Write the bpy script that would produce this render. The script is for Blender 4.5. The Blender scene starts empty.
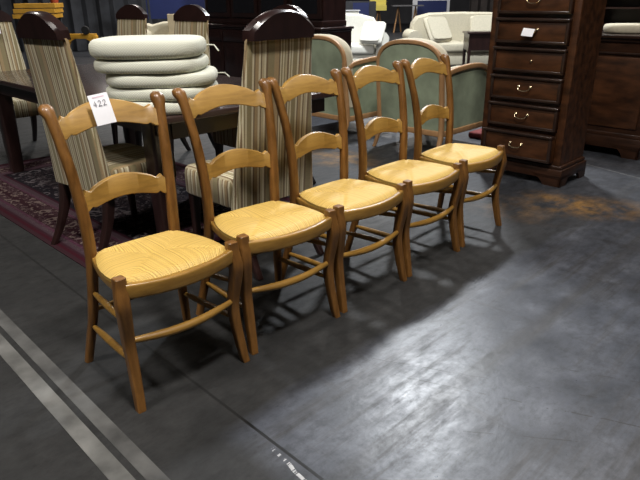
import bpy, bmesh, math, random
from mathutils import Vector, Matrix
random.seed(4)
PI = math.pi; S = math.sqrt(.5)
scene = bpy.context.scene; COL = scene.collection
def W(u, v, z=0): return Vector(((u - v) * S, (u + v) * S, z))   # the hall's 45 degree grid

# ------------------------------------------------------------------ helpers
def obj(name, bm, m, parent=None, smooth=False, loc=None, rot=None):
    bmesh.ops.recalc_face_normals(bm, faces=bm.faces[:])
    me = bpy.data.meshes.new(name); bm.to_mesh(me); bm.free()
    if smooth:
        for p in me.polygons: p.use_smooth = True
        try: me.set_sharp_from_angle(angle=math.radians(42))
        except Exception: pass
    if m: me.materials.append(m)
    o = bpy.data.objects.new(name, me); COL.objects.link(o)
    if parent: o.parent = parent
    if loc is not None: o.location = loc
    if rot is not None: o.rotation_euler = rot
    return o
def tag(o, label=None, cat=None, group=None, kind=None):
    if label: o['label'] = label
    if cat: o['category'] = cat
    if group: o['group'] = group
    if kind: o['kind'] = kind
    return o
def empty(name, loc, rz, label, cat, group=None):
    o = bpy.data.objects.new(name, None); COL.objects.link(o)
    o.empty_display_size = .1; o.location = loc; o.rotation_euler = (0, 0, rz)
    return tag(o, label, cat, group)
def kids(o): return [c for c in bpy.data.objects if c.parent == o]
def copy_tree(o, parent=None):
    c = o.copy(); COL.objects.link(c)
    if parent: c.parent = parent
    for ch in kids(o): copy_tree(ch, c)
    return c
def place(src, loc, rz, label, first=False):
    o = src if first else copy_tree(src)
    o.location = loc; o.rotation_euler = (0, 0, rz); o['label'] = label
    return o

def B(): return bmesh.new()
def box(bm, x0, x1, y0, y1, z0, z1, bev=0, seg=2, M=None):
    m = Matrix.Translation(((x0+x1)/2, (y0+y1)/2, (z0+z1)/2)) @ Matrix.Diagonal((x1-x0, y1-y0, z1-z0, 1))
    if M is not None: m = M @ m
    r = bmesh.ops.create_cube(bm, size=1, matrix=m)
    if bev:
        es = list({e for v in r['verts'] for e in v.link_edges})
        bmesh.ops.bevel(bm, geom=es, offset=bev, segments=seg, profile=.5, affect='EDGES')
    return bm
def loft(bm, rings, closed=False, cap=True):
    vs = [[bm.verts.new(p) for p in r] for r in rings]; n = len(vs[0])
    m = len(vs)
    for i in range(m if closed else m-1):
        a, b = vs[i], vs[(i+1) % m]
        for k in range(n): bm.faces.new((a[k], a[(k+1) % n], b[(k+1) % n], b[k]))
    if cap and not closed:
        bm.faces.new(vs[0]); bm.faces.new(vs[-1][::-1])
    return bm
def rr(w, d, r=None, n=3):      # rounded rectangle section
    if r is None: r = min(w, d)*.3
    pts = []
    for cx, cy, a0 in ((1, 1, 0), (-1, 1, 90), (-1, -1, 180), (1, -1, 270)):
        for k in range(n+1):
            a = math.radians(a0 + 90*k/n)
            pts.append((cx*(w/2-r)+r*math.cos(a), cy*(d/2-r)+r*math.sin(a)))
    return pts
def circ(r, n=10): return [(r*math.cos(2*PI*k/n), r*math.sin(2*PI*k/n)) for k in range(n)]
def spline(pts, n=6):           # Catmull-Rom through tuples of any length
    P = [pts[0]] + list(pts) + [pts[-1]]; out = []
    for i in range(1, len(P)-2):
        for k in range(n):
            t = k/n
            out.append(tuple(.5*(2*b+(c-a)*t+(2*a-5*b+4*c-d)*t*t+(-a+3*b-3*c+d)*t**3)
                             for a, b, c, d in zip(P[i-1], P[i], P[i+1], P[i+2])))
    out.append(tuple(pts[-1])); return out
def post(bm, pts, n=5, r=.3):      # near-vertical member, sections stay level: (x,y,z,w,d)
    rings = []
    for x, y, z, w, d in spline(pts, n):
        rings.append([(x+a, y+b, z) for a, b in rr(w, d, min(w, d)*r)])
    return loft(bm, rings)
def sweep(bm, pts, sec, closed=False, upv=(0, 0, 1), scale=None):   # sec: list of (side, up)
    pts = [Vector(p) for p in pts]; n = len(pts); rings = []
    for i, p in enumerate(pts):
        a = pts[(i-1) % n] if (closed or i) else pts[i]
        b = pts[(i+1) % n] if (closed or i < n-1) else pts[i]
        t = (b-a).normalized(); s = t.cross(Vector(upv))
        s = s.normalized() if s.length > 1e-5 else Vector((1, 0, 0))
        u = s.cross(t); k = scale[i] if scale else 1
        rings.append([p + s*c*k + u*d*k for c, d in sec])
    return loft(bm, rings, closed)
def prism(bm, outline, y0, y1, M=None):   # outline in x,z extruded along y
    rings = [[Vector((x, y, z)) for x, z in outline] for y in (y0, y1)]
    if M is not None: rings = [[M @ p for p in r] for r in rings]
    return loft(bm, rings)
def lathe(bm, prof, n=20, c=(0, 0, 0)):
    return loft(bm, [[(c[0]+r*math.cos(2*PI*k/n), c[1]+r*math.sin(2*PI*k/n), c[2]+z) for k in range(n)] for r, z in prof])
def pillow(bm, a, b, h, n=14, ex=3.2, z0=0, edge=.35, M=None, puff=1.0):
    """rounded cushion: half sizes a,b, thickness h, superellipse outline, welt at mid height"""
    rings = []
    N = 44
    def ring(s, z):
        r = []
        for k in range(N):
            t = 2*PI*k/N; c, si = math.cos(t), math.sin(t)
            r.append(Vector((s*a*math.copysign(abs(c)**(2/ex), c), s*b*math.copysign(abs(si)**(2/ex), si), z)))
        return r
    prof = []
    for k in range(9):
        t = PI*k/8 - PI/2
        prof.append((1 - edge*h/a*(1-math.cos(t))*1.3, h/2 + h/2*math.copysign(abs(math.sin(t))**.75, t)*.96))
    prof = [(.45, 0), (.86, h*.01)] + prof[1:-1] + [(.86, h*.985), (.5, h*.995), (.15, h*.998)]
    rings = [ring(s, z0+z) for s, z in prof]
    if M is not None: rings = [[M @ p for p in r] for r in rings]
    return loft(bm, rings)

# ------------------------------------------------------------------ materials
def newmat(name):
    m = bpy.data.materials.new(name); m.use_nodes = True
    nt = m.node_tree; b = nt.nodes['Principled BSDF']; return m, nt, b
def N(nt, t, **k):
    n = nt.nodes.new(t)
    for a, v in k.items():
        if a.startswith('i_'): n.inputs[int(a[2:])].default_value = v
        else: setattr(n, a, v)
    return n
def c4(c): return (c[0], c[1], c[2], 1)
def ramp(nt, stops, src=None, interp='LINEAR'):
    r = nt.nodes.new('ShaderNodeValToRGB'); r.color_ramp.interpolation = interp
    e = r.color_ramp.elements
    while len(e) < len(stops): e.new(.5)
    for k, (p, c) in enumerate(stops): e[k].position = p; e[k].color = c4(c)
    if src is not None: nt.links.new(src, r.inputs[0])
    return r
def math_(nt, op, a, b=None, c=None):
    n = nt.nodes.new('ShaderNodeMath'); n.operation = op
    for i, x in enumerate((a, b, c)):
        if x is None: continue
        if hasattr(x, 'is_linked'): nt.links.new(x, n.inputs[i])
        else: n.inputs[i].default_value = x
    return n.outputs[0]
def mixc(nt, f, a, b, mode='MIX'):
    n = nt.nodes.new('ShaderNodeMix'); n.data_type = 'RGBA'; n.blend_type = mode
    for sock, x in ((n.inputs[0], f), (n.inputs[6], a), (n.inputs[7], b)):
        if hasattr(x, 'is_linked'): nt.links.new(x, sock)
        elif isinstance(x, (int, float)): sock.default_value = x
        else: sock.default_value = c4(x)
    return n.outputs[2]
def bump(nt, b, h, s=.3, d=.01):
    n = nt.nodes.new('ShaderNodeBump'); n.inputs['Strength'].default_value = s; n.inputs['Distance'].default_value = d
    nt.links.new(h, n.inputs['Height']); nt.links.new(n.outputs[0], b.inputs['Normal'])
def simple(name, col, rough=.5, var=.12, scale=12, metal=0, spec=.5, bmp=0, coat=0, stretch=(1, 1, 1)):
    m, nt, b = newmat(name)
    tc = N(nt, 'ShaderNodeTexCoord'); mp = N(nt, 'ShaderNodeMapping'); mp.inputs['Scale'].default_value = stretch
    nt.links.new(tc.outputs['Object'], mp.inputs[0])
    no = N(nt, 'ShaderNodeTexNoise'); no.inputs['Scale'].default_value = scale; no.inputs['Detail'].default_value = 5
    nt.links.new(mp.outputs[0], no.inputs[0])
    lo = [max(0, x*(1-var)) for x in col]; hi = [min(1, x*(1+var)) for x in col]
    r = ramp(nt, [(.3, lo), (.7, hi)], no.outputs[0]); nt.links.new(r.outputs[0], b.inputs['Base Color'])
    b.inputs['Roughness'].default_value = rough; b.inputs['Metallic'].default_value = metal
    b.inputs['Specular IOR Level'].default_value = spec; b.inputs['Coat Weight'].default_value = coat
    b.inputs['Coat Roughness'].default_value = .15
    if bmp: bump(nt, b, no.outputs[0], bmp, .004)
    return m
def stripes(name, period, stops, rough=.85, flip='X'):
    m, nt, b = newmat(name)
    tc = N(nt, 'ShaderNodeTexCoord'); sp = N(nt, 'ShaderNodeSeparateXYZ'); nt.links.new(tc.outputs['Object'], sp.inputs[0])
    sn = N(nt, 'ShaderNodeSeparateXYZ'); nt.links.new(tc.outputs['Normal'], sn.inputs[0])
    onside = math_(nt, 'GREATER_THAN', math_(nt, 'ABSOLUTE', sn.outputs[0]), .75)
    xm_ = nt.nodes.new('ShaderNodeMix'); xm_.data_type = 'FLOAT'
    nt.links.new(onside, xm_.inputs[0]); nt.links.new(sp.outputs[0], xm_.inputs[2]); nt.links.new(sp.outputs[1], xm_.inputs[3]); x = xm_.outputs[0]
    fr = math_(nt, 'FRACT', math_(nt, 'MULTIPLY_ADD', x, 1/period, 10.37))
    r = ramp(nt, stops, fr, 'CONSTANT')
    no = N(nt, 'ShaderNodeTexNoise'); no.inputs['Scale'].default_value = 160; nt.links.new(tc.outputs['Object'], no.inputs[0])
    c = mixc(nt, .15, r.outputs[0], no.outputs[0], 'OVERLAY')
    nt.links.new(c, b.inputs['Base Color']); b.inputs['Roughness'].default_value = rough
    b.inputs['Sheen Weight'].default_value = .15; bump(nt, b, no.outputs[0], .2, .002)
    return m
def wood(name, col, rough, k=.3, axis=2):
    m, nt, b = newmat(name)
    tc = N(nt, 'ShaderNodeTexCoord'); mp = N(nt, 'ShaderNodeMapping'); sc = [26, 26, 26]; sc[axis] = 2.2; mp.inputs['Scale'].default_value = sc
    nt.links.new(tc.outputs['Object'], mp.inputs[0])
    g = N(nt, 'ShaderNodeTexNoise'); g.inputs['Scale'].default_value = 2.2; g.inputs['Detail'].default_value = 6; g.inputs['Roughness'].default_value = .65; nt.links.new(mp.outputs[0], g.inputs[0])
    n = N(nt, 'ShaderNodeTexNoise'); n.inputs['Scale'].default_value = 9; n.inputs['Detail'].default_value = 4; nt.links.new(tc.outputs['Object'], n.inputs[0])
    f = math_(nt, 'ADD', math_(nt, 'MULTIPLY', g.outputs[0], .6), math_(nt, 'MULTIPLY', n.outputs[0], .4))
    lo = [x*(1-k)*(1, .93, .85)[i] for i, x in enumerate(col)]; hi = [x*(1+k*.7) for x in col]
    r = ramp(nt, [(.36, lo), (.62, hi)], f); nt.links.new(r.outputs[0], b.inputs['Base Color'])
    b.inputs['Specular IOR Level'].default_value = .45
    nt.links.new(math_(nt, 'MULTIPLY_ADD', n.outputs[0], .25, rough-.12), b.inputs['Roughness'])
    b.inputs['Coat Weight'].default_value = .2; b.inputs['Coat Roughness'].default_value = .2
    bump(nt, b, g.outputs[0], .12, .002); return m
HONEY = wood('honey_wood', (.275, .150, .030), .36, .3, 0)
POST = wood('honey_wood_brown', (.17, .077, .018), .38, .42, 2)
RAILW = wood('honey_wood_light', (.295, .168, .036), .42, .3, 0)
DARK = simple('dark_mahogany', (.018, .0075, .0065), .3, .35, 5, coat=.4, stretch=(3, 3, 1))
TABLEW = simple('table_mahogany', (.036, .020, .0175), .22, .3, 4, coat=.5, stretch=(1, 4, 1))
CHESTW = simple('chest_walnut', (.030, .0115, .0052), .42, .5, 5, coat=.1, stretch=(1, 4, 4), spec=.3)
CHESTP = simple('chest_panel_walnut', (.050, .0185, .0068), .42, .6, 6, coat=.1, stretch=(1, 4, 3), spec=.3)
CHESTM = simple('chest_moulding_walnut', (.022, .011, .0075), .28, .3, 6, coat=.5, spec=.5)
BRASS = simple('pale_brass', (.75, .62, .40), .25, .05, 20, metal=1)
CREAM = simple('cream_upholstery', (.50, .46, .35), .9, .06, 40, bmp=.2)
WHITE = simple('white_upholstery', (.72, .71, .64), .9, .04, 40, bmp=.15)
GREEN = simple('sage_velvet', (.24, .285, .20), .8, .3, 5, bmp=.15)
PINE = simple('pale_oak', (.36, .20, .09), .45, .15, 8, stretch=(3, 3, 1))
PAPER = simple('white_paper', (.82, .82, .86), .7, .02, 30)
INK = simple('pen_ink', (.03, .035, .06), .6, .05, 30)
PINK = simple('pink_print', (.62, .30, .42), .6, .05, 30)
YEL = simple('yellow_paint', (.58, .30, .03), .5, .15, 6)
BLUE = simple('blue_panel', (.010, .020, .10), .6, .1, 3)
WPAINT = simple('white_paint', (.62, .64, .68), .5, .05, 6)
GREYD = simple('dark_grey_cloth', (.035, .038, .045), .9, .35, 3, bmp=.2)
GREYM = simple('mid_grey_board', (.13, .13, .14), .8, .1, 4)
RED = simple('orange_red_plastic', (.42, .06, .02), .4, .1, 6)
TAN = simple('tan_card', (.52, .42, .26), .9, .08, 6)
PATT = simple('brown_marbled_fabric', (.26, .21, .17), .9, .9, 28)
REDM = simple('dark_red_mat', (.16, .03, .03), .95, .3, 40)
RUBBER = simple('black_rubber', (.012, .012, .012), .6, .1, 10)
YCARD = simple('yellow_card', (.68, .58, .12), .7, .05, 6)
GLASSD = simple('dark_glass', (.01, .01, .012), .06, .1, 4, spec=.8)

a_, b_, c_, d_, e_ = (.22, .18, .09), (.38, .325, .205), (.15, .10, .048), (.30, .215, .11), (.50, .45, .31)
STRIPE = stripes('striped_upholstery', .27, [(0, a_), (.10, e_), (.13, a_), (.16, e_), (.19, c_), (.23, b_), (.27, a_), (.30, e_),
        (.33, a_), (.36, e_), (.39, c_), (.42, d_), (.52, a_), (.66, c_), (.70, e_), (.74, b_), (.79, c_), (.82, e_), (.86, d_), (.93, c_), (.96, e_)])

# woven cushion
def mk_weave():
    m, nt, b = newmat('woven_cushion_fabric')
    tc = N(nt, 'ShaderNodeTexCoord')
    w1 = N(nt, 'ShaderNodeTexWave'); w1.bands_direction = 'DIAGONAL'; w1.inputs['Scale'].default_value = 48
    mp = N(nt, 'ShaderNodeMapping'); mp.inputs['Scale'].default_value = (-1, 1, 1)
    w2 = N(nt, 'ShaderNodeTexWave'); w2.bands_direction = 'DIAGONAL'; w2.inputs['Scale'].default_value = 48
    nt.links.new(tc.outputs['Object'], w1.inputs[0]); nt.links.new(tc.outputs['Object'], mp.inputs[0]); nt.links.new(mp.outputs[0], w2.inputs[0])
    h = math_(nt, 'MULTIPLY', w1.outputs[1], w2.outputs[1])
    r = ramp(nt, [(0, (.55, .56, .47)), (.6, (.68, .69, .60))], h)
    nt.links.new(r.outputs[0], b.inputs['Base Color']); b.inputs['Roughness'].default_value = .95
    bump(nt, b, h, .2, .002); return m
WEAVE = mk_weave()

def mk_rush():
    m, nt, b = newmat('woven_rush')
    uv = N(nt, 'ShaderNodeUVMap'); sp = N(nt, 'ShaderNodeSeparateXYZ'); nt.links.new(uv.outputs[0], sp.inputs[0])
    u, v = sp.outputs[0], sp.outputs[1]
    au = math_(nt, 'ABSOLUTE', math_(nt, 'MULTIPLY_ADD', u, 2, -1)); av = math_(nt, 'ABSOLUTE', math_(nt, 'MULTIPLY_ADD', v, 2, -1))
    side = math_(nt, 'GREATER_THAN', math_(nt, 'ADD', au, 0), math_(nt, 'MULTIPLY_ADD', av, .86, .14))
    tc = N(nt, 'ShaderNodeTexCoord')
    no = N(nt, 'ShaderNodeTexNoise'); no.inputs['Scale'].default_value = 9; nt.links.new(tc.outputs['Object'], no.inputs[0])
    cm = nt.nodes.new('ShaderNodeMix'); cm.data_type = 'FLOAT'
    nt.links.new(side, cm.inputs[0]); nt.links.new(u, cm.inputs[2]); nt.links.new(v, cm.inputs[3])
    st = math_(nt, 'ADD', cm.outputs[0], math_(nt, 'MULTIPLY', no.outputs[0], .012))
    si = math_(nt, 'SINE', math_(nt, 'MULTIPLY', st, 2*PI*46)); h = math_(nt, 'MULTIPLY_ADD', si, .5, .5)
    n2 = N(nt, 'ShaderNodeTexNoise', noise_dimensions='1D'); n2.inputs['Scale'].default_value = 60; n2.inputs['Detail'].default_value = 3
    nt.links.new(st, n2.inputs['W'])
    r = ramp(nt, [(.25, (.43, .27, .058)), (.75, (.80, .565, .16))], n2.outputs[0])
    c = mixc(nt, math_(nt, 'MULTIPLY_ADD', h, -.34, .34), r.outputs[0], (.34, .20, .06))
    nt.links.new(c, b.inputs['Base Color']); b.inputs['Roughness'].default_value = .5
    b.inputs['Specular IOR Level'].default_value = .35
    bump(nt, b, h, .45, .003); return m
RUSH = mk_rush()

def mk_floor():
    m, nt, b = newmat('worn_concrete')
    tc = N(nt, 'ShaderNodeTexCoord'); rot = N(nt, 'ShaderNodeMapping'); rot.inputs['Rotation'].default_value = (0, 0, -PI/4)
    nt.links.new(tc.outputs['Object'], rot.inputs[0])
    sp = N(nt, 'ShaderNodeSeparateXYZ'); nt.links.new(rot.outputs[0], sp.inputs[0]); u, v = sp.outputs[0], sp.outputs[1]
    def noise(scale, det=6, src=None, sc=(1, 1, 1), rough=.6):
        mp = N(nt, 'ShaderNodeMapping'); mp.inputs['Scale'].default_value = sc
        nt.links.new(rot.outputs[0] if src is None else src, mp.inputs[0])
        n = N(nt, 'ShaderNodeTexNoise'); n.inputs['Scale'].default_value = scale; n.inputs['Detail'].default_value = det
        n.inputs['Roughness'].default_value = rough; nt.links.new(mp.outputs[0], n.inputs[0]); return n.outputs[0]
    n_big = noise(.9); n_mid = noise(5); n_fine = noise(45, 4); n_st = noise(3.2, 8, None, (.25, 3, 1), .7); n_su = noise(2.5, 8, None, (3.2, .3, 1), .7)
    # darker floor tone on the aisle where the chairs stand, paler tone in front
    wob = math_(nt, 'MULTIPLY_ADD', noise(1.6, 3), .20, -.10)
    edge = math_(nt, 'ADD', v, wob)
    pale_zone = N(nt, 'ShaderNodeMapRange'); pale_zone.inputs['From Min'].default_value = 1.36; pale_zone.inputs['From Max'].default_value = 1.29
    nt.links.new(edge, pale_zone.inputs[0])
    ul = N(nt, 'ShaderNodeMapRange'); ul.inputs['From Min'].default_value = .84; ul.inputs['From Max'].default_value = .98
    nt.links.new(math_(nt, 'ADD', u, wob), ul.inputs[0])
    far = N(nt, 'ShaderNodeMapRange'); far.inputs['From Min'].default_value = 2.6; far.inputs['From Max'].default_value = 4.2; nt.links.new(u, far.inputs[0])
    pale_mask = math_(nt, 'MAXIMUM', math_(nt, 'MULTIPLY', math_(nt, 'MULTIPLY', pale_zone.outputs[0], ul.outputs[0]), math_(nt, 'MULTIPLY_ADD', far.outputs[0], -.45, 1)), math_(nt, 'MULTIPLY', far.outputs[0], .55))
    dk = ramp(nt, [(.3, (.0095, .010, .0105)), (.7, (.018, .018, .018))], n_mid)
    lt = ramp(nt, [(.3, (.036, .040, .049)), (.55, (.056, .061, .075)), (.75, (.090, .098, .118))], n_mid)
    c = mixc(nt, pale_mask, dk.outputs[0], lt.outputs[0])
    # brown grime on the paler part, streaked both ways
    g = ramp(nt, [(.50, (0, 0, 0)), (.62, (1, 1, 1))], n_st)
    c = mixc(nt, math_(nt, 'MULTIPLY', math_(nt, 'MULTIPLY', g.outputs[0], pale_mask), .7), c, (.026, .024, .023))
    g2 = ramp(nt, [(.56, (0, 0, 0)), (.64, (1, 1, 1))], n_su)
    c = mixc(nt, math_(nt, 'MULTIPLY', math_(nt, 'MULTIPLY', g2.outputs[0], pale_mask), .55), c, (.024, .022, .022))
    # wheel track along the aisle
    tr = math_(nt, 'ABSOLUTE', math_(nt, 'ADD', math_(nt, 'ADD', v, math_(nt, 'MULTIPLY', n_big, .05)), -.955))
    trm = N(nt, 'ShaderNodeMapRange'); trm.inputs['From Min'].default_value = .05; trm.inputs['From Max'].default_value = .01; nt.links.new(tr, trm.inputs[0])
    c = mixc(nt, math_(nt, 'MULTIPLY', math_(nt, 'MULTIPLY', trm.outputs[0], pale_mask), .55), c, (.027, .026, .026))
    # ochre spill stains
    for (su, sv, rad, amt) in ((3.86, 1.50, .30, .9), (3.72, 3.45, .34, .8), (3.5, 1.75, .3, .35), (4.0, 1.15, .28, .4)):
        dx = math_(nt, 'ADD', u, -su); dy = math_(nt, 'ADD', v, -sv)
        dist = math_(nt, 'SQRT', math_(nt, 'ADD', math_(nt, 'MULTIPLY', dx, dx), math_(nt, 'MULTIPLY', math_(nt, 'MULTIPLY', dy, dy), .5)))
        mm = N(nt, 'ShaderNodeMapRange'); mm.inputs['From Min'].default_value = rad; mm.inputs['From Max'].default_value = rad*.2; nt.links.new(dist, mm.inputs[0])
        k = ramp(nt, [(.42, (0, 0, 0)), (.62, (1, 1, 1))], noise(6, 8, None, (1, 1, 1), .7))
        c = mixc(nt, math_(nt, 'MULTIPLY', math_(nt, 'MULTIPLY', mm.outputs[0], k.outputs[0]), amt), c, (.24, .125, .03))
    # thin scratches
    def line(px, py, qx, qy, w, col, amt, broken=True):
        nonlocal c
        sp2 = N(nt, 'ShaderNodeSeparateXYZ'); nt.links.new(tc.outputs['Object'], sp2.inputs[0])
        L = math.hypot(qx-px, qy-py); tx, ty = (qx-px)/L, (qy-py)/L
        X = math_(nt, 'ADD', sp2.outputs[0], -px); Y = math_(nt, 'ADD', sp2.outputs[1], -py)
        al = math_(nt, 'ADD', math_(nt, 'MULTIPLY', X, tx), math_(nt, 'MULTIPLY', Y, ty))
        ac = math_(nt, 'ABSOLUTE', math_(nt, 'ADD', math_(nt, 'ADD', math_(nt, 'MULTIPLY', X, -ty), math_(nt, 'MULTIPLY', Y, tx)), math_(nt, 'MULTIPLY_ADD', n_mid, .03, -.015) if broken else 0))
        on = math_(nt, 'MULTIPLY', math_(nt, 'LESS_THAN', ac, w), math_(nt, 'MULTIPLY', math_(nt, 'GREATER_THAN', al, 0), math_(nt, 'LESS_THAN', al, L)))
        if broken: on = math_(nt, 'MULTIPLY', on, math_(nt, 'GREATER_THAN', n_st, .47))
        c = mixc(nt, math_(nt, 'MULTIPLY', on, amt), c, col)
    line(-.0, 1.356, -2.0, 3.45, .0055, (.004, .004, .004), 1, False)     # saw-cut joint
    line(.27, 1.87, 1.25, 1.48, .003, (.015, .014, .014), .7); line(.15, 2.0, .95, 1.72, .0025, (.015, .014, .014), .6)
    line(.45, 1.56, .8, 1.50, .0025, (.015, .014, .014), .6); line(.9, 1.9, 1.6, 1.62, .003, (.015, .014, .014), .5)
    line(2.10, 4.95, 2.75, 3.75, .005, (.2, .2, .2), .6, False); line(-.03, 1.33, -.16, 1.49, .006, (.45, .46, .47), .8)
    n_mot = noise(13, 9, None, (1, 1.6, 1), .75)
    mt = ramp(nt, [(.36, (.40, .40, .40)), (.50, (.95, .95, .95)), (.66, (1.35, 1.35, 1.35))], n_mot)
    c = mixc(nt, .75, c, mt.outputs[0], 'MULTIPLY')
    c = mixc(nt, .2, c, n_fine, 'OVERLAY')
    nt.links.new(c, b.inputs['Base Color'])
    ro = math_(nt, 'MULTIPLY_ADD', pale_mask, -.25, .60); ro = math_(nt, 'ADD', ro, math_(nt, 'MULTIPLY_ADD', n_mid, .24, -.12))
    ro = math_(nt, 'ADD', ro, math_(nt, 'MULTIPLY', g.outputs[0], .08))
    ro = math_(nt, 'ADD', ro, math_(nt, 'MULTIPLY_ADD', n_mot, -.35, .175))
    nt.links.new(ro, b.inputs['Roughness']); b.inputs['Specular IOR Level'].default_value = .38
    bump(nt, b, math_(nt, 'ADD', n_fine, math_(nt, 'MULTIPLY', n_mid, 1.5)), .12, .004)
    return m

def mk_rug(hu, hv):
    m, nt, b = newmat('persian_rug_pile')
    tc = N(nt, 'ShaderNodeTexCoord'); sp = N(nt, 'ShaderNodeSeparateXYZ'); nt.links.new(tc.outputs['Object'], sp.inputs[0])
    du = math_(nt, 'SUBTRACT', hu, math_(nt, 'ABSOLUTE', sp.outputs[0])); dv = math_(nt, 'SUBTRACT', hv, math_(nt, 'ABSOLUTE', sp.outputs[1]))
    d = math_(nt, 'MINIMUM', du, dv)
    mar, mau, navy, crm = (.023, .0075, .0105), (.044, .026, .033), (.007, .0065, .009), (.15, .115, .10)
    base = ramp(nt, [(0, (.03, .012, .016)), (.025, (.034, .006, .011)), (.05, (.03, .01, .015)), (.065, mau), (.10, (.05, .015, .03)), (.12, mar),
                     (.29, (.05, .015, .03)), (.305, mau), (.35, (.025, .006, .011)), (.37, navy)], d, 'CONSTANT')
    def vor(scale, th, feat='F1'):
        v = N(nt, 'ShaderNodeTexVoronoi', feature=feat); v.inputs['Scale'].default_value = scale
        no = N(nt, 'ShaderNodeTexNoise'); no.inputs['Scale'].default_value = scale*1.4; nt.links.new(tc.outputs['Object'], no.inputs[0])
        mx = mixc(nt, .12, tc.outputs['Object'], no.outputs[1]); nt.links.new(mx, v.inputs['Vector'])
        return v
    v1 = vor(9, 0); ring = math_(nt, 'LESS_THAN', math_(nt, 'ABSOLUTE', math_(nt, 'ADD', v1.outputs['Distance'], -.26)), .06)
    v2 = vor(26, 0, 'DISTANCE_TO_EDGE'); vein = math_(nt, 'LESS_THAN', v2.outputs['Distance'], .07)
    n3 = N(nt, 'ShaderNodeTexNoise'); n3.inputs['Scale'].default_value = 30; nt.links.new(tc.outputs['Object'], n3.inputs[0])
    dots = math_(nt, 'GREATER_THAN', n3.outputs[0], .60)
    inb = math_(nt, 'MULTIPLY', math_(nt, 'GREATER_THAN', d, .13), math_(nt, 'LESS_THAN', d, .285))
    c = mixc(nt, math_(nt, 'MULTIPLY', math_(nt, 'MULTIPLY', inb, math_(nt, 'MAXIMUM', ring, dots)), .75), base.outputs[0], crm)
    inf = math_(nt, 'GREATER_THAN', d, .38)
    c = mixc(nt, math_(nt, 'MULTIPLY', math_(nt, 'MULTIPLY', inf, math_(nt, 'MAXIMUM', ring, math_(nt, 'MULTIPLY', dots, .8))), .75), c, (.12, .105, .11))
    c = mixc(nt, math_(nt, 'MULTIPLY', math_(nt, 'MULTIPLY', inf, vein), .12), c, (.06, .02, .03))
    gb = math_(nt, 'MULTIPLY', math_(nt, 'LESS_THAN', math_(nt, 'ABSOLUTE', math_(nt, 'ADD', math_(nt, 'PINGPONG', math_(nt, 'ADD', d, 0), .2), -.128)), .05), vein)
    c = mixc(nt, math_(nt, 'MULTIPLY', gb, .4), c, (.10, .07, .075))
    nt.links.new(c, b.inputs['Base Color']); b.inputs['Roughness'].default_value = 1; b.inputs['Specular IOR Level'].default_value = .1
    bump(nt, b, n3.outputs[0], .3, .004); return m

# ------------------------------------------------------------------ camera
F, H, PIT, ROL = 603.743, 1.29287, math.radians(21.96738), math.radians(-0.63557)
fw = Vector((0, math.cos(PIT), -math.sin(PIT))); r0 = Vector((1, 0, 0)); u0 = Vector((0, math.sin(PIT), math.cos(PIT)))
R = math.cos(ROL)*r0 + math.sin(ROL)*u0; U = -math.sin(ROL)*r0 + math.cos(ROL)*u0
cam = bpy.data.cameras.new('camera'); co = bpy.data.objects.new('camera', cam); COL.objects.link(co)
M = Matrix((R, U, -fw)).transposed().to_4x4(); M.translation = (0, 0, H); co.matrix_world = M
cam.sensor_width = 36; cam.lens = F/640*36; cam.clip_start = .05; cam.clip_end = 200
scene.camera = co

# ------------------------------------------------------------------ setting
HALL = (-16, 20, -6, 32, 6.4)
x0, x1, y0, y1, zc = HALL
def plane(name, pts, m, kind='structure', thick=.1, n=(0, 0, -1)):
    bm = B(); a = [Vector(p) for p in pts]; nn = Vector(n)*thick
    loft(bm, [a, [p+nn for p in a]]); o = obj(name, bm, m); tag(o, kind=kind); return o
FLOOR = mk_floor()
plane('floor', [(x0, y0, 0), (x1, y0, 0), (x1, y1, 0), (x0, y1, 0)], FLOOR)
CEIL = simple('ceiling_grey', (.22, .22, .22), .9, .1, 2); WALL = simple('hall_wall_grey', (.07, .07, .078), .9, .2, 1.2)
plane('ceiling', [(x0, y0, zc), (x1, y0, zc), (x1, y1, zc), (x0, y1, zc)], CEIL, n=(0, 0, 1))
plane('wall_back', [(x0, y1, 0), (x1, y1, 0), (x1, y1, zc), (x0, y1, zc)], WALL, n=(0, 1, 0))
plane('wall_left', [(x0, y0, 0), (x0, y1, 0), (x0, y1, zc), (x0, y0, zc)], WALL, n=(-1, 0, 0))
plane('wall_right', [(x1, y0, 0), (x1, y1, 0), (x1, y1, zc), (x1, y0, zc)], WALL, n=(1, 0, 0))
plane('wall_front', [(x0, y0, 0), (x1, y0, 0), (x1, y0, zc), (x0, y0, zc)], WALL, n=(0, -1, 0))

# floor marking strips
TAPE = simple('worn_white_paint', (.066, .066, .064), .6, .6, 7, bmp=.1)
TAPE2 = simple('worn_light_paint', (.105, .105, .10), .6, .55, 7, bmp=.1)
TGAP = simple('black_track', (.012, .012, .012), .6, .2, 7)
def strip(name, ua, va, ub, vb, wa, m, z=.0012):
    bm = B(); p, q = W(ua, va), W(ub, vb); t = (q-p).normalized(); s = Vector((t.y, -t.x, 0))*wa/2
    ring = [p-s, q-s, q+s, p+s]; loft(bm, [ring, [r+Vector((0, 0, z)) for r in ring]]); return obj(name, bm, m)
tag(strip('floor_marking', .668, 3.1, .618, .9, .050, TAPE), 'pale grey worn strip on the dark floor, the one nearer the chairs', 'floor marking', None)
tag(strip('floor_marking', .592, 3.1, .544, .9, .056, TAPE2), 'lighter worn strip on the dark floor, the one farther from the chairs', 'floor marking', None)

# rug
RU0, RU1, RV0, RV1 = 1.155, 2.68, 2.66, 5.42
hu, hv = (RU1-RU0)/2, (RV1-RV0)/2
bm = B(); box(bm, -hu, hu, -hv, hv, 0, .004)
rug = obj('persian_rug', bm, mk_rug(hu, hv), None, False, W((RU0+RU1)/2, (RV0+RV1)/2, .001), (0, 0, PI/4))
tag(rug, 'dark navy patterned oriental rug with maroon and cream border under the dining table', 'rug')
RZ = .0055

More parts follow.
